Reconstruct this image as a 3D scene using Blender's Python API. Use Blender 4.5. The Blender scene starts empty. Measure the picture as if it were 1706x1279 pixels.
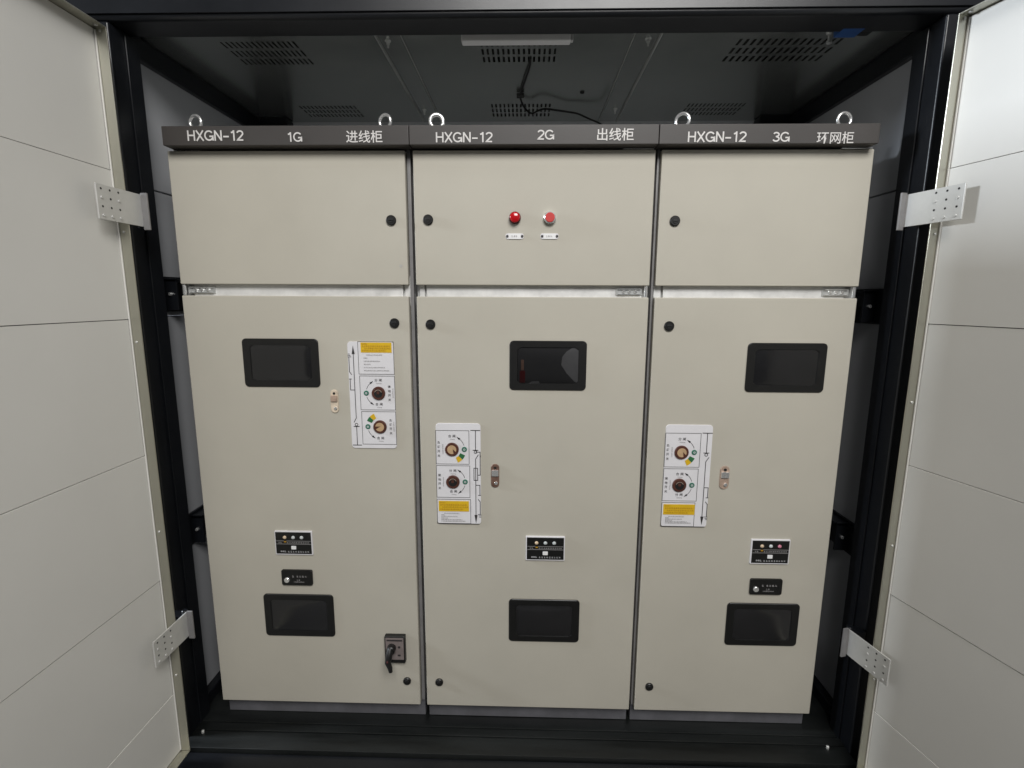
import bpy, bmesh, math, random
from mathutils import Vector, Matrix
random.seed(7)
sc = bpy.context.scene
COL = sc.collection
pi = math.pi

# ------------------------------------------------------------------ camera model
S, Z0 = 1.1, 1.25
FOC, YAW, PITCH, ROLL = 847.51, .0247, .1669, .0044
cy, sy, cp, sp = math.cos(YAW), math.sin(YAW), math.cos(PITCH), math.sin(PITCH)
FW = Vector((-sy*cp, cy*cp, -sp)); RT0 = Vector((cy, sy, 0)); UP0 = RT0.cross(FW)
RT = RT0*math.cos(ROLL) + UP0*math.sin(ROLL)
UP = UP0*math.cos(ROLL) - RT0*math.sin(ROLL)
CAM = Vector((0, -S, Z0))

def at(u, v, y=None, z=None, x=None):
    """a measured photo pixel as a point on a real plane of the cabinet row"""
    d = RT*((u-853)/FOC) - UP*((v-639.5)/FOC) + FW
    if y is not None: t = (y-CAM.y)/d.y
    elif z is not None: t = (z-CAM.z)/d.z
    else: t = (x-CAM.x)/d.x
    return CAM + d*t

def rect(c, y=0.0):
    """four photo corners (tl,tr,br,bl) of an upright rectangle on plane y"""
    p = [at(u, v, y=y) for u, v in c]
    return ((p[0].x+p[3].x)/2, (p[1].x+p[2].x)/2, (p[2].z+p[3].z)/2, (p[0].z+p[1].z)/2)

# ------------------------------------------------------------------ materials
def mat(name, col, rough=.5, metal=0., noise=0., nscale=8., bump=0., bscale=400., spec=.5, coat=0., streak=None, rvar=0.):
    m = bpy.data.materials.new(name); m.use_nodes = True
    n = m.node_tree.nodes; l = m.node_tree.links
    b = n['Principled BSDF']
    b.inputs['Roughness'].default_value = rough
    b.inputs['Metallic'].default_value = metal
    b.inputs['Specular IOR Level'].default_value = spec
    b.inputs['Coat Weight'].default_value = coat
    b.inputs['Coat Roughness'].default_value = .08
    tc = n.new('ShaderNodeTexCoord')
    rgb = (col[0], col[1], col[2], 1)
    if noise:
        t = n.new('ShaderNodeTexNoise'); t.inputs['Scale'].default_value = nscale
        t.inputs['Detail'].default_value = 6; t.inputs['Roughness'].default_value = .62
        mp = n.new('ShaderNodeMapping')
        if streak: mp.inputs['Scale'].default_value = streak
        l.new(tc.outputs['Object'], mp.inputs['Vector']); l.new(mp.outputs['Vector'], t.inputs['Vector'])
        r = n.new('ShaderNodeValToRGB')
        r.color_ramp.elements[0].position = .3; r.color_ramp.elements[1].position = .72
        r.color_ramp.elements[0].color = tuple(c*(1-noise) for c in col)+(1,)
        r.color_ramp.elements[1].color = tuple(min(1, c*(1+noise)) for c in col)+(1,)
        l.new(t.outputs['Fac'], r.inputs['Fac']); l.new(r.outputs['Color'], b.inputs['Base Color'])
        if rvar:
            mr = n.new('ShaderNodeMapRange')
            mr.inputs['From Min'].default_value = .3; mr.inputs['From Max'].default_value = .7
            mr.inputs['To Min'].default_value = max(.02, rough-rvar); mr.inputs['To Max'].default_value = rough+rvar
            l.new(t.outputs['Fac'], mr.inputs['Value']); l.new(mr.outputs['Result'], b.inputs['Roughness'])
    else:
        b.inputs['Base Color'].default_value = rgb
    if bump:
        t2 = n.new('ShaderNodeTexNoise'); t2.inputs['Scale'].default_value = bscale; t2.inputs['Detail'].default_value = 2
        l.new(tc.outputs['Object'], t2.inputs['Vector'])
        bp = n.new('ShaderNodeBump'); bp.inputs['Strength'].default_value = bump; bp.inputs['Distance'].default_value = .001
        l.new(t2.outputs['Fac'], bp.inputs['Height']); l.new(bp.outputs['Normal'], b.inputs['Normal'])
    return m

BEIGE = mat('pebble_grey_powder_coat', (.475, .450, .384), .56, spec=.35, noise=.045, nscale=3.5, bump=.12, bscale=600, rvar=.05)
SIGN = mat('dark_grey_paint', (.043, .038, .035), .5, noise=.08, nscale=6, bump=.1)
GALV = mat('galvanised_steel', (.74, .74, .73), .5, metal=.35, noise=.14, nscale=26, rvar=.08)
PLINTH = mat('plinth_steel', (.16, .16, .175), .5, metal=.3, noise=.2, nscale=14)
WHITE = mat('white_door_sheet', (.66, .65, .615), .40, noise=.035, nscale=2.2, bump=.05, bscale=90, rvar=.06)
ALU = mat('aluminium_trim', (.50, .49, .42), .30, metal=.9, noise=.08, nscale=20, streak=(1, 1, .1))
BLACK = mat('black_powder_coat', (.0065, .0075, .0098), .34, noise=.2, nscale=5, bump=.15, bscale=500, rvar=.04)
FLOORM = mat('black_base_steel', (.0075, .0088, .0085), .46, noise=.5, nscale=7, streak=(.35, 3, 1), rvar=.12)
WALL = mat('grey_insulated_wall', (.46, .47, .49), .5, noise=.04, nscale=3)
CEIL = mat('galvanised_ceiling_sheet', (.52, .545, .525), .22, metal=.85, noise=.08, nscale=6, rvar=.05)
STRIP = mat('galvanised_strip', (.62, .63, .62), .34, metal=.6, noise=.12, nscale=20)
CHROME = mat('bright_zinc', (.90, .90, .89), .22, metal=.8, noise=.06, nscale=40)
STRAP = mat('hinge_strap_steel', (.58, .58, .56), .38, metal=.35, noise=.06, nscale=30)
PLAST = mat('black_plastic', (.006, .006, .0058), .42, noise=.2, nscale=30)
RUBBER = mat('black_rubber', (.006, .006, .006), .6, noise=.2, nscale=30)
SHADED = mat('shaded_grey_steel', (.22, .215, .215), .5, metal=.2, noise=.15, nscale=20)  # bare steel with its shade darkened into the colour
PANE_REFL = mat('painted_pane_reflection', (.14, .14, .145), .4, noise=.1, nscale=30)  # reflection in the middle pane, painted as a flat grey
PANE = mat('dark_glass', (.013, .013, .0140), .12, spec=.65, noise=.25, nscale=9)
DECAL = mat('white_plate', (.72, .71, .73), .34, noise=.03, nscale=20)
INK = mat('printed_black', (.030, .027, .028), .5, noise=.1, nscale=60)
INKG = mat('printed_grey', (.30, .29, .29), .5, noise=.1, nscale=60)
LETTER = mat('silver_vinyl_lettering', (.62, .60, .58), .45, noise=.05, nscale=40)
YELL = mat('yellow_label', (.68, .43, .015), .45, noise=.06, nscale=40)
OCHRE = mat('ochre_print', (.42, .22, .012), .5, noise=.1, nscale=60)
GREEN = mat('green_print', (.03, .145, .055), .4, noise=.1, nscale=50)
JADE = mat('green_cap', (.05, .17, .12), .3, noise=.15, nscale=60)
BROWN = mat('brown_bakelite', (.085, .030, .020), .4, noise=.25, nscale=50)
TAN = mat('brass_socket', (.58, .40, .23), .4, metal=.25, noise=.14, nscale=60)
RED = mat('red_lens', (.48, .006, .010), .18, coat=.6, noise=.12, nscale=70)
RED2 = mat('red_button', (.55, .035, .03), .4, noise=.08, nscale=60)
DRED = mat('dark_red_bezel', (.07, .008, .009), .3, noise=.1, nscale=60)
COPPER = mat('coppery_plate', (.21, .125, .095), .4, metal=.4, noise=.3, nscale=60)
PINK = mat('pale_coppery_plate', (.50, .37, .29), .4, metal=.3, noise=.25, nscale=70)
CREAM = mat('cream_plate', (.66, .56, .44), .45, noise=.2, nscale=80)
AMBER = mat('amber_lamp', (.62, .48, .33), .25, noise=.2, nscale=80)
CLEAR = mat('clear_lamp', (.52, .55, .55), .22, noise=.2, nscale=80)
PINKL = mat('pink_lamp', (.60, .22, .30), .25, noise=.2, nscale=80)
BLUE = mat('blue_plastic', (.014, .085, .30), .35, noise=.1, nscale=50)
GFACE = mat('grey_printed_plate', (.25, .21, .20), .42, metal=.25, noise=.12, nscale=40)
LAMPW = mat('opal_lamp_cover', (.82, .82, .82), .35, noise=.02, nscale=20)
GROUND = mat('concrete', (.085, .082, .076), .85, noise=.22, nscale=3, bump=.3, bscale=60)
SMUDGE = mat('grey_smudge', (.42, .41, .38), .6, noise=.2, nscale=60)
LINING = mat('dark_roof_lining', (.06, .06, .06), .8, noise=.2, nscale=10)
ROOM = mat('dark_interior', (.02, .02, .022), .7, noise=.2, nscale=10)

# ------------------------------------------------------------------ mesh builder
_txt = {}
def text_polys(s, bold=.012):
    if (s, bold) not in _txt:
        c = bpy.data.curves.new('lettering', 'FONT'); c.body = s; c.resolution_u = 4
        c.offset = bold
        o = bpy.data.objects.new('lettering', c); COL.objects.link(o)
        dg = bpy.context.evaluated_depsgraph_get()
        me = bpy.data.meshes.new_from_object(o.evaluated_get(dg))
        v = [tuple(p.co) for p in me.vertices]; f = [tuple(p.vertices) for p in me.polygons]
        bpy.data.objects.remove(o); bpy.data.curves.remove(c); bpy.data.meshes.remove(me)
        xs = [p[0] for p in v]; ys = [p[1] for p in v]
        _txt[s, bold] = (v, f, min(xs), max(xs), min(ys), max(ys))
    return _txt[s, bold]

def glyph(ch):
    """grotesque capitals as stroke centre lines in a box of cap height 1; returns advance width and strokes"""
    def arc(cx, cy_, rx, ry, a0, a1, n=16):
        return [(cx+rx*math.cos(math.radians(a0+(a1-a0)*i/n)), cy_+ry*math.sin(math.radians(a0+(a1-a0)*i/n))) for i in range(n+1)]
    t = .07
    if ch == 'H': return .80, [[(.12, 0), (.12, 1)], [(.68, 0), (.68, 1)], [(.12, .52), (.68, .52)]]
    if ch == 'X': return .76, [[(.07, 0), (.69, 1)], [(.07, 1), (.69, 0)]]
    if ch == 'G': return .86, [arc(.44, .5, .36, .5-t, 38, 360-8, 26)+[(.79, .43), (.47, .43)], [(.79, .43), (.79, .02)]]
    if ch == 'N': return .80, [[(.12, 0), (.12, 1)], [(.12, .97), (.68, .03)], [(.68, 0), (.68, 1)]]
    if ch == '\u2013': return .62, [[(.06, .40), (.56, .40)]]
    if ch == '1': return .62, [[(.40, 0), (.40, 1)], [(.16, .78), (.27, .80), (.36, .88), (.40, .98)]]
    if ch == '2': return .66, [arc(.33, .70, .25, .30-t, 168, -38, 16)+[(.30, .30), (.14, .14), (.09, t), (.60, t)]]
    if ch == '3': return .66, [arc(.32, .735, .23, .265-t, 160, -82, 14)+[(.28, .535)], arc(.32, .29, .26, .29-t, 88, -165, 16)]

class MB:
    def __init__(self, m=None):
        self.v = []; self.f = []; self.fm = []; self.mats = []; self.cur = 0
        if m: self.use(m)
    def use(self, m):
        if m not in self.mats: self.mats.append(m)
        self.cur = self.mats.index(m); return self
    def add(self, vs, fs):
        o = len(self.v); self.v += [tuple(p) for p in vs]
        for f in fs: self.f.append(tuple(o+i for i in f)); self.fm.append(self.cur)
        return self
    def bm(self, bm):
        bm.verts.ensure_lookup_table(); bm.verts.index_update()
        self.add([v.co.copy() for v in bm.verts], [[v.index for v in f.verts] for f in bm.faces]); bm.free(); return self
    def box(self, x0, x1, y0, y1, z0, z1, bev=0., seg=2, M=None):
        b = bmesh.new(); bmesh.ops.create_cube(b, size=1)
        for v in b.verts:
            v.co = Vector(((x0+x1)/2+v.co.x*(x1-x0), (y0+y1)/2+v.co.y*(y1-y0), (z0+z1)/2+v.co.z*(z1-z0)))
        if bev: bmesh.ops.bevel(b, geom=list(b.edges), offset=bev, segments=seg, profile=.5, affect='EDGES')
        if M is not None: bmesh.ops.transform(b, matrix=M, verts=b.verts)
        return self.bm(b)
    def plate(self, loop, y0, y1, ch=0.):
        """prism of an (x,z) outline (counter-clockwise seen from the front), front face at y0"""
        n = len(loop); cx = sum(p[0] for p in loop)/n; cz = sum(p[1] for p in loop)/n
        vs = []; rings = []
        def ring(y, s):
            i = len(vs)
            for x, z in loop:
                dx, dz = x-cx, z-cz; L = math.hypot(dx, dz) or 1
                vs.append((x-dx/L*s, y, z-dz/L*s))
            rings.append(i)
        ring(y0, ch)
        if ch: ring(y0+ch, 0)
        ring(y1, 0)
        fs = [tuple(range(n))]
        for a, b in zip(rings, rings[1:]):
            for i in range(n):
                j = (i+1) % n; fs.append((a+i, b+i, b+j, a+j))
        fs.append(tuple(rings[-1]+n-1-i for i in range(n)))
        return self.add(vs, fs)
    def flat(self, loop, y):
        return self.add([(x, y, z) for x, z in loop], [tuple(range(len(loop)))])
    def line(self, pts, w, y):
        for (a, b), (c, d) in zip(pts, pts[1:]):
            L = math.hypot(c-a, d-b) or 1e-9; nx, nz = -(d-b)/L*w/2, (c-a)/L*w/2
            ex, ez = (c-a)/L*w*.3, (d-b)/L*w*.3
            self.flat([(a-nx-ex, b-nz-ez), (c-nx+ex, d-nz+ez), (c+nx+ex, d+nz+ez), (a+nx-ex, b+nz-ez)], y)
        return self
    def cyl(self, p0, p1, r0, r1=None, n=24, ch=0.):
        r1 = r0 if r1 is None else r1
        p0 = Vector(p0); p1 = Vector(p1); a = (p1-p0).normalized()
        e = a.orthogonal().normalized(); g = a.cross(e)
        st = [(p0, r0)]
        if ch: st += [(p1-a*ch, r1), (p1, r1-ch)]
        else: st += [(p1, r1)]
        vs = []
        for c, r in st: vs += [c+e*math.cos(2*pi*i/n)*r+g*math.sin(2*pi*i/n)*r for i in range(n)]
        fs = [tuple(n-1-i for i in range(n))]
        for k in range(len(st)-1):
            for i in range(n):
                j = (i+1) % n; fs.append((k*n+i, k*n+j, k*n+n+j, k*n+n+i))
        k = (len(st)-1)*n; fs.append(tuple(k+i for i in range(n)))
        return self.add(vs, fs)
    def dome(self, c, r, h, n=24, m=5):
        """dome bulging towards -y from centre c"""
        c = Vector(c); vs = []; fs = []
        for k in range(m):
            t = k/m*pi/2
            vs += [c+Vector((math.cos(2*pi*i/n)*r*math.cos(t), -h*math.sin(t), math.sin(2*pi*i/n)*r*math.cos(t))) for i in range(n)]
        vs.append(c+Vector((0, -h, 0)))
        for k in range(m-1):
            for i in range(n):
                j = (i+1) % n; fs.append((k*n+i, k*n+j, k*n+n+j, k*n+n+i))
        for i in range(n): fs.append(((m-1)*n+i, (m-1)*n+(i+1) % n, m*n))
        return self.add(vs, fs)
    def tube(self, pts, r, n=12, closed=False):
        pts = [Vector(p) for p in pts]; N = len(pts); rs = r if isinstance(r, (list, tuple)) else [r]*N
        vs = []; fs = []; prev = None
        for i, p in enumerate(pts):
            a = pts[(i+1) % N] if (closed or i < N-1) else p
            b = pts[i-1] if (closed or i > 0) else p
            t = (a-b).normalized()
            e = t.orthogonal().normalized() if prev is None else (prev-t*prev.dot(t)).normalized()
            prev = e; g = t.cross(e)
            vs += [p+e*math.cos(2*pi*k/n)*rs[i]+g*math.sin(2*pi*k/n)*rs[i] for k in range(n)]
        for i in range(N if closed else N-1):
            a = i*n; b = ((i+1) % N)*n
            for k in range(n):
                j = (k+1) % n; fs.append((a+k, a+j, b+j, b+k))
        if not closed:
            fs.append(tuple(n-1-k for k in range(n))); fs.append(tuple((N-1)*n+k for k in range(n)))
        return self.add(vs, fs)
    def text(self, s, x, z, h, y, w=None, rot=0., bold=.012):
        v, f, x0, x1, y0, y1 = text_polys(s, bold)
        k = h/(y1-y0); kx = k if w is None else w/(x1-x0); c, q = math.cos(rot), math.sin(rot)
        out = []
        for p in v:
            a = (p[0]-(x0+x1)/2)*kx; b = (p[1]-(y0+y1)/2)*k
            out.append((x+a*c-b*q, y, z+a*q+b*c))
        return self.add(out, f)
    def ribbon(self, pts, w, y):
        n = len(pts); lf = []; rg = []
        for i, p in enumerate(pts):
            d0 = Vector(p)-Vector(pts[i-1]) if i else Vector(pts[1])-Vector(p)
            d1 = Vector(pts[i+1])-Vector(p) if i < n-1 else d0
            d0 = d0.normalized(); d1 = d1.normalized()
            n0 = Vector((-d0.y, d0.x)); n1 = Vector((-d1.y, d1.x)); m = (n0+n1).normalized()
            k = w/2/max(.5, m.dot(n0))
            lf.append((p[0]+m.x*k, y, p[1]+m.y*k)); rg.append((p[0]-m.x*k, y, p[1]-m.y*k))
        return self.add(lf+rg, [(n+i, n+i+1, i+1, i) for i in range(n-1)])
    def caps(self, s, x0, x1, z0, z1, y):
        adv = [glyph(c)[0] for c in s]; tot = sum(adv)-.10; k = (x1-x0)/tot; h = z1-z0; w = h*.15
        x = -.05
        for c, a in zip(s, adv):
            for i, st in enumerate(glyph(c)[1]):
                self.ribbon([(x0+(x+p[0])*k, z0+p[1]*h) for p in st], w, y-.00012*i)
            x += a
        return self
    def build(self, name, parent=None, label=None, smooth=True, ang=32, wn=True):
        org = Vector((0, 0, 0)); p = parent
        while p is not None: org = org+p.location; p = p.parent
        me = bpy.data.meshes.new(name)
        me.from_pydata([(a-org.x, b-org.y, c-org.z) for a, b, c in self.v], [], self.f)
        for m in self.mats: me.materials.append(m)
        me.polygons.foreach_set('material_index', self.fm)
        if smooth:
            me.shade_smooth(); me.set_sharp_from_angle(angle=math.radians(ang))
        me.update()
        o = bpy.data.objects.new(name, me); COL.objects.link(o)
        if smooth and wn:
            md = o.modifiers.new('weighted_normals', 'WEIGHTED_NORMAL'); md.keep_sharp = True; md.weight = 90
        if parent is not None: o.parent = parent
        if label: o['label'] = label
        return o

def thing(name, loc, label, cat, group=None):
    o = bpy.data.objects.new(name, None); COL.objects.link(o); o.location = loc
    o.empty_display_size = .1
    o['label'] = label; o['category'] = cat
    if group: o['group'] = group
    return o

def rrect(x0, x1, z0, z1, r, n=6):
    out = []
    for cx, cz, a in ((x1-r, z0+r, -pi/2), (x1-r, z1-r, 0), (x0+r, z1-r, pi/2), (x0+r, z0+r, pi)):
        for i in range(n+1):
            t = a+pi/2*i/n; out.append((cx+r*math.cos(t), cz+r*math.sin(t)))
    return out
def disc(x, z, r, n=28, a0=0., a1=2*pi):
    return [(x+r*math.cos(a0+(a1-a0)*i/n), z+r*math.sin(a0+(a1-a0)*i/n)) for i in range(n)]

# ------------------------------------------------------------------ cabinet fittings
CLEARG = bpy.data.materials.new('clear_pane'); CLEARG.use_nodes = True
_n = CLEARG.node_tree.nodes; _l = CLEARG.node_tree.links; _n.clear()
_o = _n.new('ShaderNodeOutputMaterial'); _x = _n.new('ShaderNodeMixShader'); _t = _n.new('ShaderNodeBsdfTransparent'); _g = _n.new('ShaderNodeBsdfGlossy')
_t.inputs[0].default_value = (.8, .8, .8, 1); _g.inputs['Roughness'].default_value = .08
_f = _n.new('ShaderNodeFresnel'); _f.inputs[0].default_value = 1.45
_l.new(_f.outputs[0], _x.inputs[0]); _l.new(_t.outputs[0], _x.inputs[1]); _l.new(_g.outputs[0], _x.inputs[2]); _l.new(_x.outputs[0], _o.inputs[0])

def viewing_window(par, corners, dome=.0014, inside=False):
    x0, x1, z0, z1 = rect(corners)
    cx, cz = (x0+x1)/2, (z0+z1)/2; w, h = x1-x0, z1-z0
    outer = rrect(x0, x1, z0, z1, .009, 7)
    def inner(s, y):
        out = []
        for x, z in outer:
            u = (x-cx)/(w/2); v = (z-cz)/(h/2)
            # pillow outline: sides bow outwards in the middle
            a = math.atan2(v, u); e = 3.9
            r = (abs(math.cos(a))**e+abs(math.sin(a))**e)**(-1/e)
            out.append((cx+r*math.cos(a)*w/2*.885*s, y, cz+r*math.sin(a)*h/2*.84*s))
        return out
    n = len(outer)
    f = MB(PLAST)
    rings = [[(x, 0.0, z) for x, z in outer], [(x, -.0022, z) for x, z in outer],
             [(cx+(x-cx)*.985, -.0032, cz+(z-cz)*.978) for x, z in outer], inner(1.0, -.0030), inner(.985, -.0005)]
    vs = [p for r in rings for p in r]; fs = []
    for a in range(len(rings)-1):
        for i in range(n):
            j = (i+1) % n; fs.append((a*n+i, a*n+j, a*n+n+j, a*n+n+i))
    f.add(vs, fs)
    fo = f.build('viewing_window', par)
    if inside:
        # behind the middle pane: dark cell, dull red fuse tube, grey reflection painted as flat patches
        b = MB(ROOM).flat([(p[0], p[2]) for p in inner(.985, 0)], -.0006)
        b.use(PANE_REFL).flat([(q.x, q.z) for q in [at(840+a/11.37, 560+c/11.37, y=0) for a, c in ((1080, 540), (1180, 700), (1330, 860), (1380, 885), (1450, 750), (1478, 500), (1455, 300), (1400, 225), (1310, 205), (1180, 290), (1100, 390))]], -.0010)
        q0, q1 = at(840+350/11.37, 560+880/11.37, y=0), at(840+345/11.37, 560+650/11.37, y=0)
        b.use(DRED).box(q1.x-.006, q1.x+.006, -.0012, -.0007, q0.z, q1.z)
        b.use(COPPER).box(q1.x-.003, q1.x+.003, -.0013, -.0007, q1.z+.001, q1.z+.024)
        b.use(PANE_REFL).flat([(q.x, q.z) for q in [at(840+a/11.37, 560+c/11.37, y=0) for a, c in ((450, 905), (690, 915), (650, 850), (520, 855))]], -.0010)
        b.build('interior_and_reflection', fo, smooth=False)
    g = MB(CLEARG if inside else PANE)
    K = 7; vs = []; fs = []
    for k in range(K):
        s = 1-k/K
        vs += [(x, -.0014-dome*(1-s**6), z) for x, y, z in inner(.99*s, 0)]
    vs.append((cx, -.0014-dome, cz))
    for k in range(K-1):
        for i in range(n):
            j = (i+1) % n; fs.append((k*n+i, k*n+j, k*n+n+j, k*n+n+i))
    for i in range(n): fs.append(((K-1)*n+i, (K-1)*n+(i+1) % n, K*n))
    g.add(vs, fs)
    g.build('glass', fo, ang=80, wn=False)
    return fo

def lock(par, u, v, r=.0105):
    p = at(u, v, y=0)
    m = MB(PLAST); m.cyl((p.x, 0, p.z), (p.x, -.005, p.z), r, n=28, ch=.0015)
    m.use(RUBBER).cyl((p.x, -.005, p.z), (p.x, -.0062, p.z), r*.55, n=20, ch=.0006)
    m.use(PLAST).box(p.x-r*.42, p.x+r*.42, -.0075, -.0055, p.z-.0012, p.z+.0012, .0004, M=None)
    return m.build('cam_lock', par)

def dashes(m, x0, x1, z, h, y, seed, lo=2, hi=6, gap=.35):
    """a line of print too small to read"""
    r = random.Random(seed); x = x0
    while x < x1-h*.4:
        w = min(h*r.uniform(.7, 1.1), x1-x)
        a = r.uniform(.55, 1)
        m.box(x, x+w, y-.0001, y+.0001, z-h/2*a, z-h/2*a+h*.22)
        m.box(x, x+w*r.uniform(.5, 1), y-.0001, y+.0001, z+h*.15, z+h*.34)
        if r.random() < .7: m.box(x+w*.4, x+w*.58, y-.00015, y+.00005, z-h*.5, z+h*.5)
        x += w+h*gap

def op_panel(par, corners, kind):
    x0, x1, z0, z1 = rect(corners)
    if kind == 'L': PW, PH = 467., 1078.
    elif kind == 'M': PW, PH = 455., 1020.
    else: PW, PH = 458., 1033.
    kx, kz = (x1-x0)/PW, (z1-z0)/PH
    X = lambda a: x0+a*kx
    Z = lambda b: z1-b*kz
    k = (kx+kz)/2
    Y = -.0022
    plate = MB(DECAL).plate(rrect(x0, x1, z0, z1, 34*k, 6), Y, 0, .0006)
    po = plate.build('operation_panel', par)
    grey = MB(INKG); dia = MB(INK)
    yl = Y-.0004
    def L(m, pts, w=5, y=yl): m.line([(X(a), Z(b)) for a, b in pts], w*k, y)
    def frame(a, b, c, d, w=4.5):
        m = MB(INK); L(m, [(a, b), (c, b), (c, d), (a, d), (a, b)], w); m.build('printed_frame', po, smooth=False)
    def dial(a, b, kind2):
        cx, cz = X(a), Z(b); r = 68*k
        m = MB(BROWN)
        m.cyl((cx, Y, cz), (cx, Y-.004, cz), r, n=36, ch=.0012)
        yy = Y-.0044
        if kind2 == 'tan':
            m.use(TAN)
            a0, a1 = (math.radians(-30), math.radians(292)) if kind != 'L' else (math.radians(-150), math.radians(172))
            q = [(cx+.14*r, cz+.1*r)]+[(cx+r*.1*0+r*.66*math.cos(a0+(a1-a0)*i/30), cz+r*.66*math.sin(a0+(a1-a0)*i/30)) for i in range(31)]
            for i in range(1, len(q)-1): m.flat([q[0], q[i], q[i+1]], yy)
        else:
            m.use(RUBBER).flat(disc(cx, cz, r*.64), yy)
            m.use(PINK)
            for i in range(14):
                t0, t1 = math.radians(20+10*i), math.radians(30+10*i)
                ra, rb = r*.5, r*.57
                m.flat([(cx+ra*math.cos(t0), cz+ra*math.sin(t0)), (cx+rb*math.cos(t0), cz+rb*math.sin(t0)),
                        (cx+rb*math.cos(t1), cz+rb*math.sin(t1)), (cx+ra*math.cos(t1), cz+ra*math.sin(t1))], yy-.0003)
            m.use(BROWN).box(cx-r*.2, cx+r*.18, yy-.0010, yy-.0002, cz-r*.1, cz+r*.32, .0003)
        m.build('operating_socket', po)
    def cap(a, b):
        m = MB(JADE); m.cyl((X(a), Y, Z(b)), (X(a), Y-.0016, Z(b)), 26*k, n=24, ch=.0006)
        m.use(DECAL).text('o', X(a), Z(b), 20*k, Y-.0019)
        m.build('green_marker', po)
    def arc(cxp, czp, R, a0, a1, n=10):
        ink = MB(INK)
        pts = [(cxp+R*math.cos(math.radians(a0+(a1-a0)*i/n)), czp-R*math.sin(math.radians(a0+(a1-a0)*i/n))) for i in range(n+1)]
        L(ink, pts, 4.5)
        (ax, ay), (bx, by) = pts[-1], pts[-3]
        L_ = math.hypot(ax-bx, ay-by); dx, dy = (ax-bx)/L_, (ay-by)/L_
        tip = (ax+dx*26, ay+dy*26)
        ink.flat([(X(tip[0]), Z(tip[1])), (X(ax-dy*10-dx*14), Z(ay+dx*10-dy*14)), (X(ax+dy*10-dx*14), Z(ay-dx*10-dy*14))][::1], yl-.0001)
        ink.flat([(X(tip[0]), Z(tip[1])), (X(ax+dy*10-dx*14), Z(ay-dx*10-dy*14)), (X(ax-dy*10-dx*14), Z(ay+dx*10-dy*14))][::1], yl-.0001)
        ink.build('turning_arrow', po, smooth=False)
    def word(s, a, b, en):
        m = MB(INK); m.text(s[0], X(a-22), Z(b), 30*k, yl); m.text(s[1], X(a+22), Z(b), 30*k, yl)
        m.use(INKG).text(en, X(a+4), Z(b+33), 15*k, yl)
        m.build('position_caption', po, smooth=False)
    def column(s, a, b, step, en, ea, rot):
        m = MB(INK)
        for i, ch in enumerate(s): m.text(ch, X(a), Z(b+(i-1.5)*step), 27*k, yl)
        m.use(INKG).text(en, X(ea), Z(b), 15*k, yl, rot=rot)
        m.build('switch_caption', po, smooth=False)
    sect = MB(GREEN)
    def sector(cxp, czp, r0, r1, a0, a1, m):
        sect.use(m)
        n = 6
        for i in range(n):
            t0 = math.radians(a0+(a1-a0)*i/n); t1 = math.radians(a0+(a1-a0)*(i+1)/n)
            sect.flat([(X(cxp+r*math.cos(t)), Z(czp-r*math.sin(t))) for r, t in ((r0, t0), (r1, t0), (r1, t1), (r0, t1))], yl-.0002)
    lab = MB(YELL)
    def label(a0, b0, a1, b1, t0, t1):
        lab.use(YELL).plate([(X(a0), Z(b1)), (X(a1), Z(b1)), (X(a1), Z(b0)), (X(a0), Z(b0))], Y-.0007, Y)
        lab.use(OCHRE)
        for i, (f0, f1) in enumerate(((.04, .22), (.05, .95), (.12, .97), (.04, .8))):
            dashes(lab, X(a0+(a1-a0)*f0), X(a0+(a1-a0)*f1), Z(b0+(b1-b0)*(.14+.22*i)), 16*k, Y-.0009, int(a0+i*7), gap=.2)
        for i, (f0, f1) in enumerate(((.18, .68), (.08, .2), (.08, .62), (.08, .3), (.08, .78), (.08, .9))):
            dashes(grey, X(a0+(a1-a0)*f0), X(a0+(a1-a0)*f1), Z(t0+(t1-t0)*(i+.3)/6), 13*k, yl, int(a0+i*3+91), gap=.2)
    if kind in 'MR':
        if kind == 'M':
            b1 = (0, 70, 337, 403); b2 = (0, 420, 342, 742); b3 = (0, 762, 348, 1012); d1 = (163, 255); d2 = (168, 582); dx = 403
        else:
            b1 = (0, 82, 345, 418); b2 = (0, 436, 340, 762); b3 = (0, 780, 330, 1026); d1 = (163, 270); d2 = (160, 600); dx = 408
        frame(*b1); frame(*b2); frame(*b3)
        dial(*d1, 'tan'); dial(*d2, 'hole')
        cap(d1[0]+126, d1[1]); cap(d2[0]+126, d2[1])
        sector(d1[0], d1[1], 92, 146, -24, -44, GREEN); sector(d1[0], d1[1], 92, 146, -45, -66, YELL)
        arc(d1[0], d1[1], 128, 18, 58); arc(d2[0], d2[1], 128, 18, 58); arc(d2[0], d2[1], 128, -18, -56)
        w1, w2 = ('合闸', '分闸') if kind == 'M' else ('分闸', '合闸')
        e1, e2 = ('Closing', 'Opening') if kind == 'M' else ('Opening', 'Closing')
        word(w1, d1[0], d1[1]-130, e1); word(w2, d2[0], d2[1]-112, e2); word(w1, d2[0]+4, d2[1]+98, e1)
        column('负荷开关', 28, d1[1], 44, 'Load switch', 68, pi/2); column('接地开关', 30, d2[1], 44, 'Earthing switch', 70, pi/2)
        label(16, b3[1]+18, 330, b3[1]+124, b3[1]+140, 1000)
        top = b1[1]-3; px = dx
        L(dia, [(px-48, top), (px+46, top)], 8); L(dia, [(px, top), (px, top+196)], 7)
        L(dia, [(px-26, top+196), (px+26, top+196)], 8)
        ring = [(px+14*math.cos(t*pi/8), top+214+14*math.sin(t*pi/8)) for t in range(17)]
        L(dia, ring, 6)
        L(dia, [(px+28, top+240), (px, top+284), (px, 930)], 7)
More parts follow.
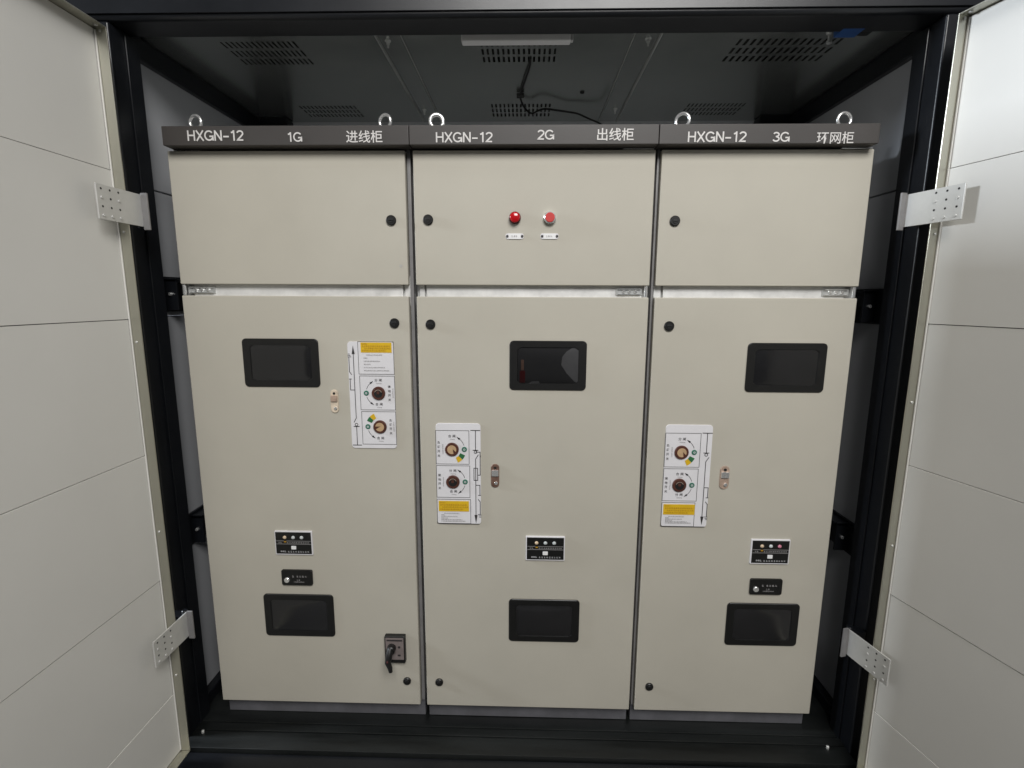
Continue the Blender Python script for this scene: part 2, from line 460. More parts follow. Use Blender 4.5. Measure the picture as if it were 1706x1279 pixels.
        if kind == 'M':
            L(dia, [(px+2, top+214), (px+46, top+214), (px+46, top+445), (px+20, top+445)], 7)
            L(dia, [(px-18, top+375), (px+20, top+375), (px+20, top+498), (px-18, top+498), (px-18, top+375)], 7)
            L(dia, [(px+48, top+250), (px+48, top+262)], 7)
            q = top+548
        else: q = top+545
        L(dia, [(px, q), (px+42, q), (px+42, q+100)], 7); L(dia, [(px+26, q+103), (px+50, q+103)], 7)
        L(dia, [(px+24, q+145), (px+44, q+170), (px+44, q+300)], 7)
        for i, w_ in enumerate((22, 15, 8)): L(dia, [(px+44-w_, q+300+14*i), (px+44+min(w_, 9), q+300+14*i)], 6)
        dia.flat([(X(px-16), Z(920)), (X(px), Z(1010)), (X(px+16), Z(920))], yl-.0001)
        dia.line([(x0+.004, z0+.0012), (x1-.004, z0+.0012)], .0014, yl)
    else:
        frame(108, 0, 467, 320); frame(112, 338, 467, 680); frame(116, 698, 467, 1034)
        da, db = (300, 510), (302, 852)
        dial(*da, 'hole'); dial(*db, 'tan')
        cap(da[0]-126, da[1]); cap(db[0]-126, db[1])
        sector(db[0], db[1], 92, 146, 156, 136, GREEN); sector(db[0], db[1], 92, 146, 135, 114, YELL)
        arc(da[0], da[1], 128, 162, 124); arc(da[0], da[1], 128, -162, -124); arc(db[0], db[1], 128, -162, -124)
        word('分闸', da[0], da[1]-130, 'Opening'); word('合闸', da[0], da[1]+112, 'Closing'); word('合闸', db[0], db[1]+118, 'Closing')
        column('接地开关', 410, da[1], 44, 'Earthing switch', 446, -pi/2); column('负荷开关', 412, db[1], 44, 'Load switch', 446, -pi/2)
        label(136, 8, 448, 106, 120, 306)
        px = 58; B = 1045
        L(dia, [(px-46, B), (px+44, B)], 8); L(dia, [(px, B), (px, B-190)], 7)
        L(dia, [(px-28, B-193), (px+28, B-193)], 8)
        L(dia, [(px+14*math.cos(t*pi/8), B-212+14*math.sin(t*pi/8)) for t in range(17)], 6)
        L(dia, [(px-24, B-236), (px, B-280), (px, 110)], 7)
        L(dia, [(px, 480), (px-44, 480), (px-44, 372)], 7); L(dia, [(px-52, 370), (px-30, 370)], 7)
        L(dia, [(px-26, 326), (px-46, 298), (px-46, 150)], 7)
        for i, w_ in enumerate((22, 15, 8)): L(dia, [(px-46-min(w_, 9), 150-14*i), (px-46+w_, 150-14*i)], 6)
        dia.flat([(X(px-15), Z(122)), (X(px+15), Z(122)), (X(px), Z(36))], yl-.0001)
    grey.build('small_print', po, smooth=False)
    dia.build('switching_diagram', po, smooth=False); lab.build('yellow_warning_label', po, smooth=False)
    sect.build('position_sector', po, smooth=False)

mat_print = mat('printed_pale_grey', (.42, .42, .43), .5, noise=.1, nscale=60)
def voltage_indicator(par, corners, third):
    x0, x1, z0, z1 = rect(corners); w, h = x1-x0, z1-z0
    m = MB(DECAL).plate(rrect(x0, x1, z0, z1, .0012, 3), -.004, 0, .0008)
    m.use(PLAST).plate([(x0+.0024, z0+.0028), (x1-.0024, z0+.0028), (x1-.0024, z1-.0026), (x0+.0024, z1-.0026)], -.0045, -.003)
    o = m.build('voltage_indicator', par)
    for i, mm in enumerate((AMBER, CLEAR, third)):
        q = MB(mm); cx = x0+w*(.275+.225*i)
        q.cyl((cx, -.0044, z1-h*.26), (cx, -.006, z1-h*.26), .0042, n=18, ch=.0006); q.dome((cx, -.006, z1-h*.26), .0034, .002, n=18)
        q.build('indicator_lamp', o)
    t = MB(INKG)
    t.box(x0+.003, x1-.003, -.0048, -.0046, z1-h*.415, z1-h*.40)
    t.box(x0+.003, x1-.003, -.0048, -.0046, z1-h*.545, z1-h*.53)
    dashes(t, x0+w*.1, x0+w*.2, z1-h*.475, .0034, -.0048, 5); dashes(t, x0+w*.33, x0+w*.92, z1-h*.475, .0034, -.0048, 6)
    t.use(OCHRE).box(x0+w*.25, x0+w*.31, -.0048, -.0046, z1-h*.47, z1-h*.40)
    t.build('title_strip', o, smooth=False)
    t = MB(mat_print); dashes(t, x0+w*.14, x0+w*.30, z0+h*.15, .0040, -.0048, 15, gap=.05)
    dashes(t, x0+w*.34, x0+w*.92, z0+h*.14, .0042, -.0048, 16, gap=.55)
    t.build('maker_print', o, smooth=False)
    s = MB(LAMPW).plate(rrect(x0+w*.435, x0+w*.565, z0+h*.24, z0+h*.385, .001, 3), -.0056, -.0044, .0004)
    s.build('test_socket', o)

def interlock(par, corners):
    x0, x1, z0, z1 = rect(corners); w, h = x1-x0, z1-z0
    o = MB(PLAST).plate(rrect(x0, x1, z0, z1, .004, 4), -.005, 0, .001).build('door_interlock', par)
    c = (x0+w*.18, z0+h*.36)
    MB(CHROME).cyl((c[0], -.0048, c[1]), (c[0], -.008, c[1]), .0066, n=24, ch=.001).build('key_button', o)
    t = MB(INKG)
    dashes(t, x0+w*.36, x0+w*.46, z0+h*.60, .005, -.0054, 3); dashes(t, x0+w*.5, x0+w*.84, z0+h*.60, .005, -.0054, 4, gap=.5)
    dashes(t, x0+w*.5, x0+w*.6, z0+h*.36, .004, -.0054, 8); dashes(t, x0+w*.4, x0+w*.75, z0+h*.24, .0026, -.0054, 9, gap=.1)
    t.build('small_print', o, smooth=False)

def hasp(par, u, v, wpx, hpx, m1, m2):
    p = at(u, v, y=0); w = wpx*.00132; h = hpx*.00134
    m = MB(m1).plate(rrect(p.x-w/2, p.x+w/2, p.z-h/2, p.z+h/2, w*.48, 6), -.003, 0, .0008)
    o = m.build('padlock_latch', par)
    b = MB(m2)
    b.box(p.x-w*.42, p.x+w*.42, -.007, -.0028, p.z+h*.0, p.z+h*.26, .001)
    b.use(CHROME).cyl((p.x+w*.12, -.003, p.z-h*.3), (p.x+w*.12, -.006, p.z-h*.3), w*.2, n=14, ch=.0006)
    b.use(RUBBER).cyl((p.x, -.003, p.z+h*.34), (p.x, -.0035, p.z+h*.34), w*.17, n=14)
    b.build('latch_pin', o)

def hinge(par, xa, xb, za, zb, y=.016):
    """a flat zinc hinge in a gap between two door leaves"""
    m = MB(STRIP)
    m.box(xa, xb, y-.004, y+.004, za+.004, zb-.004, .0008)
    m.use(CHROME)
    m.box(xa+.004, xb-.004, y-.0075, y-.0035, zb-.0075, zb-.0055)
    m.box(xa+.004, xb-.004, y-.0075, y-.0035, za+.0055, za+.0075)
    for f in (.3, .52, .74):
        x = xa+(xb-xa)*f
        m.cyl((x, y-.003, (za+zb)/2), (x, y-.0075, (za+zb)/2), .0034, n=14, ch=.0008)
    return m.build('door_hinge', par)

# ------------------------------------------------------------------ the three switchgear cabinets
ZT, ZA, ZB, ZC = 1.548, 1.277, 1.253, .260
ZF = .2085
def cabinet(kind, label, bx, dx, sx):
    x0, x1 = bx; d0, d1 = dx
    c = thing('switchgear_cabinet', ((x0+x1)/2, .27, ZF), label, 'electrical cabinet', 'switchgear cabinets standing side by side')
    b = MB(GALV)
    b.box(x0, x1, .024, .50, ZC+.002, 1.572, .002)
    # folded front frame: uprights, lower sill rail
    b.use(SHADED)  # galvanised uprights, painted darker for the shade in the gap
    if kind == 'L': b.box(x1-.0075, x1, .012, .026, ZC+.004, 1.57, .001)
    if kind == 'R': b.box(x0, x0+.005, .012, .026, ZC+.004, 1.57, .001)
    b.use(GALV)
    if kind == 'L':
        b.box(x1-.020, x1-.0065, .016, .026, ZB-.02, ZA+.02, .001)
        b.box(d0+.02, x1-.024, .014, .0265, ZB-.02, ZA+.02, .0015)
    elif kind == 'M':
        b.box(x0+.0065, x0+.018, .016, .026, ZB-.02, ZA+.02, .001)
        b.box(x0+.022, d1-.012, .014, .0265, ZB-.02, ZA+.02, .0015)
    else:
        b.box(x0+.0065, x0+.022, .016, .026, ZB-.02, ZA+.02, .001)
        b.box(x0+.026, d1-.02, .014, .0265, ZB-.02, ZA+.02, .0015)
    b.build('cabinet_body', c)
    p = MB(PLINTH); p.box(x0+.002, x1-.002, .026, .49, ZF, ZC-.0015, .002)
    p.build('plinth', c)
    # header sign
    s = MB(SIGN)
    s.box(sx[0], sx[1], -.026, .03, 1.551, 1.588, .0015)
    so = s.build('header_sign', c)
    for i, (word, u0, u1, v0, v1) in enumerate(SIGNS[kind]):
        t = MB(LETTER)
        vm = (v0+v1)/2
        a = at(u0, vm, y=-.0272); e = at(u1, vm, y=-.0272); q0 = at(u0, v1, y=-.0272); q1 = at(u0, v0, y=-.0272)
        if i < 2: t.caps(word, a.x, e.x, q0.z, q1.z, -.0272)
        else: t.text(word, (a.x+e.x)/2, (a.z+e.z)/2, q1.z-q0.z, -.0272, w=e.x-a.x, bold=.006 if kind == 'R' else .010)
        t.build(('model_code', 'cabinet_number', 'cabinet_name')[i], so, smooth=False)
    # doors
    u = MB(BEIGE).box(d0, d1, 0, .021, ZA, ZT, .0022, 3); uo = u.build('upper_door', c)
    lw = MB(BEIGE).box(d0, d1, 0, .021, ZC, ZB, .0022, 3); lo = lw.build('lower_door', c)
    for q in LOCKS[kind][0]: lock(uo, *q)
    for q in LOCKS[kind][1]: lock(lo, *q)
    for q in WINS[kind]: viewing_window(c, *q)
    op_panel(c, PANELS[kind], kind)
    voltage_indicator(c, VI[kind], {'L': CLEAR, 'M': CLEAR, 'R': PINKL}[kind])
    if kind in INTER: interlock(c, INTER[kind])
    hasp(c, *HASP[kind])
    # hinges between and above the leaves
    if kind == 'L':
        hinge(c, d0+.008, d0+.068, ZB, ZA)
        MB(CHROME).cyl((d0+.004, .006, ZB+.001), (d0+.004, .006, ZA-.001), .004, n=14).build('hinge_pin', c)
        hinge(c, d0+.006, d0+.062, ZT-.004, ZT+.012)
    else:
        hinge(c, d1-.068, d1-.012, ZB, ZA)
        MB(CHROME).cyl((d1-.006, .006, ZB+.001), (d1-.006, .006, ZA-.001), .004, n=14).build('hinge_pin', c)
        m = MB(CHROME); m.box(d1-.066, d1-.004, -.001, .018, ZT+.0005, ZT+.0022, .0004); m.build('door_hinge', c)
    for ex in EYES[kind]:
        m = MB(CHROME); R_, r_ = .0138, .0034
        cz = 1.6215; ey = .06
        tw = random.uniform(-.5, .5)
        pts = [(ex+R_*math.cos(a)*math.cos(tw), ey+R_*math.cos(a)*math.sin(tw), cz+R_*math.sin(a)) for a in [2*pi*i/28 for i in range(28)]]
        m.tube(pts, r_ if kind != 'M' else .0044, 12, True)
        m.cyl((ex, ey, 1.572), (ex, ey, 1.582), .012, n=20, ch=.001); m.cyl((ex, ey, 1.58), (ex, ey, 1.609), .006, n=14)
        m.build('eye_bolt', c)
    return c

SIGNS = {'L': [('HXGN–12', 312, 405, 217, 234.5), ('1G', 478, 502.5, 220, 236), ('进线柜', 576.5, 637, 217, 237.5)],
         'M': [('HXGN–12', 726, 820, 220, 237), ('2G', 896, 922.5, 216, 232.5), ('出线柜', 995, 1056, 213, 234)],
         'R': [('HXGN–12', 1146, 1243, 219, 236.5), ('3G', 1288, 1315, 219.5, 236), ('环网柜', 1361, 1422.5, 219, 239)]}
LOCKS = {'L': ([(652, 367)], [(657.5, 538), (678.5, 1133.5, .0095)]),
         'M': ([(713.5, 366)], [(717.5, 540), (732, 1135.5, .0095)]),
         'R': ([(1124, 368)], [(1114.5, 543), (1081.5, 1143, .0095)])}
WINS = {'L': [([(403.5, 563.4), (530.4, 564.2), (534, 644.7), (409.3, 643.4)],), ([(439.2, 988), (555.4, 990.5), (559.1, 1059), (444.6, 1057.8)],)],
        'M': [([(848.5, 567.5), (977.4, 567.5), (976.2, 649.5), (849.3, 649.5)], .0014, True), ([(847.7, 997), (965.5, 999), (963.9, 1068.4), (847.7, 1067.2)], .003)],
        'R': [([(1246, 570.8), (1378.7, 571.6), (1370.1, 653.3), (1240, 652.5)],), ([(1211.3, 1003.6), (1332.4, 1005.2), (1325, 1075), (1206.3, 1073.4)],)]}
PANELS = {'L': [(578.9, 568.9), (655.4, 568.9), (661.8, 746.2), (587, 746.2)],
          'M': [(726.4, 704.8), (800, 704.8), (802.3, 872.3), (728.9, 872.3)],
          'R': [(1109.3, 707.2), (1186.8, 707.2), (1177, 877.2), (1100.5, 877)]}
VI = {'L': [(457.5, 883), (520.3, 884), (522.8, 923), (461.2, 922.5)],
      'M': [(876, 892), (941.5, 893), (940.2, 932.5), (876, 932)],
      'R': [(1251, 897.3), (1316.3, 898), (1312, 938.8), (1248.3, 937.6)]}
INTER = {'L': [(470, 948), (521, 948.5), (522, 973.5), (471, 973)],
         'R': [(1249, 963), (1302.5, 963.5), (1301, 989), (1247.5, 988.5)]}
HASP = {'L': (558, 668, 13, 39, CREAM, PINK), 'M': (825, 792, 14, 41, COPPER, CHROME), 'R': (1206.5, 795, 15.5, 40, PINK, CHROME)}
EYES = {'L': (-.715, -.303), 'M': (-.192,), 'R': (.329, .665)}

cl = cabinet('L', 'beige switchgear cabinet marked 1G with a black rotary handle low on its door', (-.748, -.2405), (-.744, -.2495), (-.7335, -.2345))
cm = cabinet('M', 'middle beige switchgear cabinet marked 2G with two red round buttons', (-.2355, .2640), (-.233, .2620), (-.2335, .2605))
cr = cabinet('R', 'beige switchgear cabinet marked 3G nearest the white right door', (.2685, .7000), (.2745, .6970), (.2615, .6870))

# red lamp, red push button and their two name plates on the middle upper door
p = at(858, 363, y=0)
MB(DRED).cyl((p.x, 0, p.z), (p.x, -.007, p.z), .0122, n=30, ch=.001).use(RED).cyl((p.x, -.006, p.z), (p.x, -.012, p.z), .0105, n=30).dome((p.x, -.012, p.z), .0105, .0035, n=30).build('red_indicator_lamp', cm)
p = at(916, 363, y=0)
MB(CHROME).cyl((p.x, 0, p.z), (p.x, -.010, p.z), .0127, n=30, ch=.0018).use(RED2).cyl((p.x, -.009, p.z), (p.x, -.0118, p.z), .0098, n=30, ch=.0008).build('red_push_button', cm)
for u in (857.5, 915.5):
    p = at(u, 393.5, y=0)
    m = MB(DECAL).plate(rrect(p.x-.0185, p.x+.0185, p.z-.0058, p.z+.0058, .0035, 4), -.0014, 0, .0004)
    m.use(LAMPW).plate(rrect(p.x-.0125, p.x+.0125, p.z-.0056, p.z+.0056, .001, 3), -.002, -.001)
    m.use(INK)
    for s in (-1, 1): m.cyl((p.x+s*.0155, -.001, p.z), (p.x+s*.0155, -.003, p.z), .0027, n=14, ch=.0006)
    m.use(INKG); dashes(m, p.x-.007, p.x+.007, p.z, .0038, -.0022, int(u), gap=.25)
    m.build('name_plate', cm)

# small grey smudge on the left upper door: part of its paint wear
p = at(668, 443, y=0)
MB(SMUDGE).flat(disc(p.x, p.z, .0035, 9), -.0004).build('paint_scuff', cl)

# rotary handle on the left lower door
x0, x1, z0, z1 = rect([(642, 1055), (676, 1055.5), (677.5, 1099), (644, 1098.5)])
m = MB(PLAST).plate(rrect(x0, x1, z0, z1, .002, 3), -.012, 0, .0012)
m.use(GFACE).plate(rrect(x0+.003, x1-.003, z0+.010, z1-.003, .001, 3), -.0128, -.011)
m.use(INK).box(x0+.006, x1-.006, -.0133, -.0127, z1-.011, z1-.0075)
xc = x0+(x1-x0)*.72
m.cyl((xc, -.0127, z0+(z1-z0)*.62), (xc, -.0137, z0+(z1-z0)*.62), .0028, n=14); m.box(xc-.004, xc+.003, -.0136, -.0127, z0+(z1-z0)*.28, z0+(z1-z0)*.34, .0004)
ho = m.build('handle_plate', cl)
hx, hz = x0+(x1-x0)*.36, z0+(z1-z0)*.60
m = MB(PLAST).cyl((hx, -.011, hz), (hx, -.028, hz), .0105, n=24, ch=.002)
tip = at(651, 1120, y=-.045)
zz = lambda t: hz+.004+(tip.z-hz-.004)*t
m.tube([(hx, -.026, zz(0)+.003), (hx-.001, -.031, zz(.12)), (hx-.002, -.035, zz(.32)), (hx-.0035, -.039, zz(.55)), (hx*.35+tip.x*.65, -.043, zz(.8)), (tip.x, -.045, zz(1))],
       [.0062, .0080, .0080, .0070, .0056, .0042], 14)
m.use(DRED).cyl((hx-.0028, -.036, zz(.42)), (hx-.0028, -.0463, zz(.42)), .0022, n=12, ch=.0005)
m.build('rotary_handle', ho)

# ------------------------------------------------------------------ outer enclosure
enc = thing('kiosk_enclosure', (-.015, .27, .0), 'black framed outdoor kiosk with two white lined doors standing open around the cabinets', 'enclosure')
YB = .60
WL, WR = -.832, .802          # inner wall faces
PL, PR = -.800, .768          # inner faces of the front posts
ZBEAM = 1.768
CZ = 1.793
def post(xa, xb, inner, s):
    m = MB(BLACK)
    m.box(xa, xb, -.050, .028, .0, ZBEAM, .004, 3)
    # a fold standing proud along the inner side
    m.box(min(inner, inner-s*.004), max(inner, inner-s*.004), -.012, .024, .19, ZBEAM-.004, .0015)
    m.build('front_post', enc)
post(PL-.10, PL, PL, -1); post(PR, PR+.10, PR, 1)
m = MB(BLACK)
m.box(PL-.10, PR+.10, -.050, .022, ZBEAM+.0005, 1.81, .009, 4)
m.box(PL-.40, PR+.40, -.054, -.0505, 1.7785, 2.02, .001)
m.build('front_beam', enc)
for s, w, nm in ((-1, WL, ''), (1, WR, '')):
    m = MB(WALL)
    xa, xb = (w-.05, w) if s < 0 else (w, w+.05)
    for za, zb in ((.10, .645), (.648, 1.204), (1.207, 1.483), (1.486, 1.82)):
        m.box(xa, xb, .029, YB+.02, za, zb, .0015)
    m.build('side_wall', enc)
    m = MB(BLACK)
    xi = w+s*-.015
    m.box(min(xi, xi+s*.06), max(xi, xi+s*.06), .030, YB-.001, 1.7445, 1.79, .004, 3)
    m.build('side_beam', enc)
    m = MB(BLACK)
    xi = w+s*-.022
    m.box(min(xi, xi+s*.06), max(xi, xi+s*.06), .030, YB-.001, .10, .236, .004, 3)
    m.build('base_beam', enc)
    m = MB(BLACK)
    xo = -.826 if s < 0 else .799; xi = -.733 if s < 0 else .698
    m.box(min(xo, xi), max(xo, xi), YB-.05, YB-.002, .19, CZ-.001, .004)
    m.build('rear_post', enc)
m = MB(WALL)
for za, zb in ((.10, .645), (.648, 1.204), (1.207, 1.483), (1.486, 1.83)):
    m.box(WL-.05, WR+.05, YB, YB+.05, za, zb, .0015)
m.build('rear_wall', enc)
# wall brackets
for (u, v), w, s in (((286, 490), WL, -1), ((329, 872), WL, -1), ((1448, 510), WR, 1), ((1403, 885), WR, 1)):
    q = at(u, v, x=w); sgn = -s
    m = MB(BLACK)
    xi = w+sgn*.034
    m.box(min(w-sgn*.002, w+sgn*.006), max(w-sgn*.002, w+sgn*.006), q.y-.055, q.y+.06, q.z-.040, q.z+.040, .002)
    m.box(min(w, xi), max(w, xi), q.y-.03, q.y-.024, q.z-.036, q.z+.036, .001)
    m.box(min(w, xi), max(w, xi), q.y-.03, q.y+.05, q.z+.028, q.z+.034, .001)
    m.use(CHROME).cyl((w+sgn*.02, q.y-.030, q.z+.0), (w+sgn*.02, q.y-.036, q.z+.0), .0042, n=8, ch=.001)
    m.build('wall_bracket', enc)
# base: floor plate, ribbed front edge, lower sill
e1, e2, e3 = (at(853, v, z=ZF).y for v in (1213, 1226, 1256))
m = MB(FLOORM)
m.box(PL-.02, PR+.02, e1+.0005, YB, .14, ZF-.0008, .002)
m.box(PL-.001, PR+.001, e2+.0005, e1, .14, ZF-.0030, .0018)
m.box(PL-.001, PR+.001, e3+.0005, e2, .13, ZF-.0055, .0018)
m.build('base_floor', enc)
m = MB(BLACK)
m.box(PL-.10, PR+.10, e3-.045, e3, .0, ZF-.016, .004, 3)
m.box(PL-.10, PR+.10, e3-.040, YB+.05, .0, .125, .003)
m.build('front_sill', enc)
for u, v in ((338, 1217), (1379, 1243)):
    m = MB(STRAP); q = at(u, v, z=ZF)
    m.cyl((q.x, q.y, ZF-.008), (q.x, q.y, ZF+.001), .0034, n=6, ch=.001); m.build('base_bolt', enc)

m = MB(CHROME)
for u, v, xx in ((234, 192, PL), (1515, 190, PR)):
    m = MB(CHROME); q = at(u, v, x=xx)
    s = 1 if xx < 0 else -1
    m.cyl((xx, q.y, q.z), (xx+s*.003, q.y, q.z), .003, n=8, ch=.0008); m.build('post_rivet', enc)


# ceiling: three slotted sheets, two hat strips
def ceiling_panel(xa, xb, vents):
    ya, yb = .023, YB-.001
    xs = {xa, xb}; ys = {ya, yb}; holes = []
    for (vx0, vx1, vy0, vy1) in vents:
        cols = 15; rows = 3
        pw = (vx1-vx0)/cols; ph = (vy1-vy0)/rows
        for i in range(cols):
            for j in range(rows):
                holes.append((vx0+i*pw+pw*.27, vx0+i*pw+pw*.68, vy0+j*ph+ph*.12, vy0+j*ph+ph*.82))
    for h in holes: xs |= {h[0], h[1]}; ys |= {h[2], h[3]}
    xs = sorted(xs); ys = sorted(ys)
    m = MB(CEIL); nx, ny = len(xs), len(ys)
    vs = [(x, y, CZ) for y in ys for x in xs]+[(x, y, CZ+.002) for y in ys for x in xs]
    N = nx*ny; fs = []
    for j in range(ny-1):
        for i in range(nx-1):
            a, b, c, d = j*nx+i, j*nx+i+1, (j+1)*nx+i+1, (j+1)*nx+i
            xm, ym = (xs[i]+xs[i+1])/2, (ys[j]+ys[j+1])/2
            if any(h[0] < xm < h[1] and h[2] < ym < h[3] for h in holes):
                for e, f in ((a, b), (b, c), (c, d), (d, a)): fs.append((e, f, f+N, e+N))
            else:
                fs.append((a, d, c, b)); fs.append((a+N, b+N, c+N, d+N))
    m.add(vs, fs)
    return m.build('ceiling_panel', enc, smooth=False)
ceiling_panel(WL-.02, -.319, [(-.668, -.499, .085, .205), (-.660, -.491, .456, .556)])
ceiling_panel(-.3185, .2775, [(-.105, .068, .088, .200), (-.105, .072, .448, .560)])
ceiling_panel(.278, WR+.02, [(.446, .672, .090, .205), (.454, .620, .452, .554)])
m = MB(ROOM); m.box(PL-.11, PR+.11, -.05, YB+.05, 1.90, 2.02, .004); m.build('roof', enc)
m = MB(LINING); m.box(WL, WR, .03, YB, 1.806, 1.86); m.build('roof_lining', enc)
for xa, xb in ((-.317, -.264), (.222, .277)):
    m = MB(CEIL)
    m.box(xa+.003, xb-.003, .024, YB-.02, CZ-.0032, CZ-.0006, .0006)
    m.use(STRIP)
    xo = xa if xa < 0 else xb-.0026
    m.box(xo, xo+.0026, .024, YB-.02, CZ-.010, CZ-.0008, .0006)
    xo = xb-.0016 if xa < 0 else xa
    m.box(xo, xo+.0016, .024, YB-.02, CZ-.0045, CZ-.0008, .0004)
    so = m.build('ceiling_strip', enc)
    bx = -.297 if xa < 0 else .2545
    for y in (.083, .483):
        b = MB(STRIP); b.cyl((bx, y, CZ-.0032), (bx, y, CZ-.0050), .0065, n=18, ch=.0006); b.cyl((bx, y, CZ-.005), (bx, y, CZ-.0105), .0042, n=6, ch=.0008)
        b.cyl((bx, y, CZ-.0105), (bx, y, CZ-.017), .0024, n=10)
        b.build('strip_bolt', so)
q = at(970, 153, z=CZ)
MB(RUBBER).cyl((q.x, q.y, CZ), (q.x, q.y, CZ-.003), .006, n=14, ch=.001).build('ceiling_plug', enc)

# ------------------------------------------------------------------ doors (parts of the enclosure)
def door(hinge_xy, ang, s, z0, z1, straps, rivets):
    """s = -1 left, +1 right. local frame: a along the door away from the hinge, n towards the opening, z"""
    hx, hy = hinge_xy
    D = Vector((s*math.sin(ang), -math.cos(ang), 0)); N = Vector((-s*math.cos(ang), -math.sin(ang), 0))
    def P(a, n, z): v = Vector((hx, hy, 0))+D*a+N*n; return (v.x, v.y, z)
    def bx(m, a0, a1, n0, n1, za, zb, bev=.0):
        M = Matrix(((D.x, N.x, 0, hx), (D.y, N.y, 0, hy), (0, 0, 1, 0), (0, 0, 0, 1)))
        b = bmesh.new(); bmesh.ops.create_cube(b, size=1)
        for v in b.verts: v.co = Vector(((a0+a1)/2+v.co.x*(a1-a0), (n0+n1)/2+v.co.y*(n1-n0), (za+zb)/2+v.co.z*(zb-za)))
        if bev: bmesh.ops.bevel(b, geom=list(b.edges), offset=bev, segments=2, profile=.5, affect='EDGES')
        bmesh.ops.transform(b, matrix=M, verts=b.verts)
        if M.to_3x3().determinant() < 0: bmesh.ops.reverse_faces(b, faces=b.faces)
        m.bm(b)
    WD = .80; LIP = .021
    m = MB(WHITE)
    seams = [.373, .648, .927, 1.2055, 1.484]
    zs = [z0]+seams+[z1]
    for i, (za, zb) in enumerate(zip(zs, zs[1:])):
        r = .0008 if i % 2 else 0.0
        bx(m, .0015, WD-.0015, -.045, 0.0-r, za+(.0006 if i else .001), zb-(.0006 if i < len(zs)-2 else .001), .0005)
    m.use(ROOM); bx(m, .003, WD-.003, -.044, -.004, z0+.003, z1-.003)
    do = m.build('kiosk_door', enc, label='white lined '+('left' if s < 0 else 'right')+' door of the kiosk standing open')
    m = MB(ALU)
    bx(m, -.0025, 0.0, -.046, LIP, z0-.0025, z1+.0025, .0008)
    bx(m, WD, WD+.0025, -.046, LIP, z0-.0025, z1+.0025, .0008)
    bx(m, .0003, WD-.0003, -.046, LIP, z1, z1+.0025, .0006)
    bx(m, .0003, WD-.0003, -.046, LIP, z0-.0025, z0, .0006)
    # bright rolled bead along the inner foot of the lip
    m.use(WHITE); bx(m, .0003, .0032, .0002, .0026, z0+.003, z1-.003, .0008)
    eo = m.build('edge_trim', do)
    m = MB(STRAP)
    for z in rivets:
        c = Vector(P(.0002, LIP*.45, z)); m.cyl(c, c+D*.0016, .0025, n=12, ch=.0006)
    for a in (.012, .30, .6):
        c = Vector(P(a, LIP*.6, z1)); m.cyl(c, (c.x, c.y, z1-.002), .0032, n=12, ch=.0008)
    m.build('rivet', eo)
    for (a0, a1, za, zb) in straps:
        m = MB(STRAP); bx(m, a0, a1, LIP+.0005, LIP+.0040, za, zb, .0008)
        m.use(SHADED); bx(m, a0-.001, a0+.003, LIP+.004, LIP+.0165, za-.006, zb+.003, .0008)  # hinge tab: shade on its edge-on face put into a darker steel
        so = m.build('hinge_strap', do)
        k = MB(BLACK); bx(k, a0-.012, a0+.012, -.012, LIP, za+.004, zb-.004, .002); k.cyl(P(a0-.004, LIP-.004, za-.002), P(a0-.004, LIP-.004, zb+.002), .006, n=16, ch=.001)
        k.build('hinge_knuckle', so)
        b = MB(STRAP)
        for i in range(3):
            for j in range(4):
                a = a1-.010-i*.0195; z = za+.0075+j*(zb-za-.015)/3
                c = Vector(P(a, LIP+.004, z))
                if j % 2 == 1 or (i+j) % 5 == 3:
                    b.use(RUBBER).cyl(c-N*.0008, c+N*.0002, .0020, n=12)
                else:
                    b.use(STRAP).cyl(c-N*.0005, c+N*.0014, .0028, n=12, ch=.0006)
        b.build('strap_screw', so)
    return do
door((-.779, -.110), math.radians(0.4), -1, .2265, 1.7265, [(-.036, .071, 1.386, 1.447), (-.034, .070, .4935, .5515)],
     [1.372, 1.161, .76, .42, 1.722])
door((.7615, -.110), math.radians(13.4), 1, .2265, 1.7335, [(-.053, .054, 1.388, 1.448), (-.060, .041, .469, .529)],
     [1.370, 1.054, .756, .45, 1.729])

# ------------------------------------------------------------------ things fixed under the ceiling
a, b = at(770, 77, z=1.768), at(952, 77, z=1.768)
lt = thing('ceiling_lamp', ((a.x+b.x)/2, .09, CZ), 'unlit white box lamp under the dark metal ceiling', 'lamp')
MB(LAMPW).box(a.x, b.x-.003, .040, a.y, 1.768, CZ-.001, .003, 3).build('lamp_cover', lt)
MB(GALV).box(b.x-.0025, b.x+.002, .042, a.y-.006, 1.770, CZ-.001, .001).build('end_cap', lt)

pts = []
for u, v, dz in ((884, 96, .001), (882, 112, .006), (874, 136, .008), (867, 158, .006), (870, 172, .012), (877, 183, .018), (886, 188.5, .022), (897, 184, .022), (908, 181, .020), (925, 183, .018), (945, 186, .016), (962, 189, .018), (980, 197, .024), (1000, 206, .035), (1012, 216, .06)):
    pts.append(at(u, v, z=CZ-dz))
# smooth the run
fine = []
for i in range(len(pts)-1):
    p0 = pts[max(0, i-1)]; p1 = pts[i]; p2 = pts[i+1]; p3 = pts[min(len(pts)-1, i+2)]
    for k in range(5):
        t = k/5
        fine.append(.5*((2*p1)+(p2-p0)*t+(2*p0-5*p1+4*p2-p3)*t*t+(3*p1-p0-3*p2+p3)*t**3))
fine.append(pts[-1])
cb = thing('lamp_cable', tuple(pts[3]), 'thin black cable hanging in a loop below the rear ceiling vent', 'cable')
MB(RUBBER).tube(fine, .0026, 10).build('cord', cb)
k = pts[3]
MB(RUBBER).cyl((k.x-.010, k.y, k.z-.002), (k.x+.010, k.y, k.z-.001), .0062, n=14, ch=.002).build('cable_clip', cb)

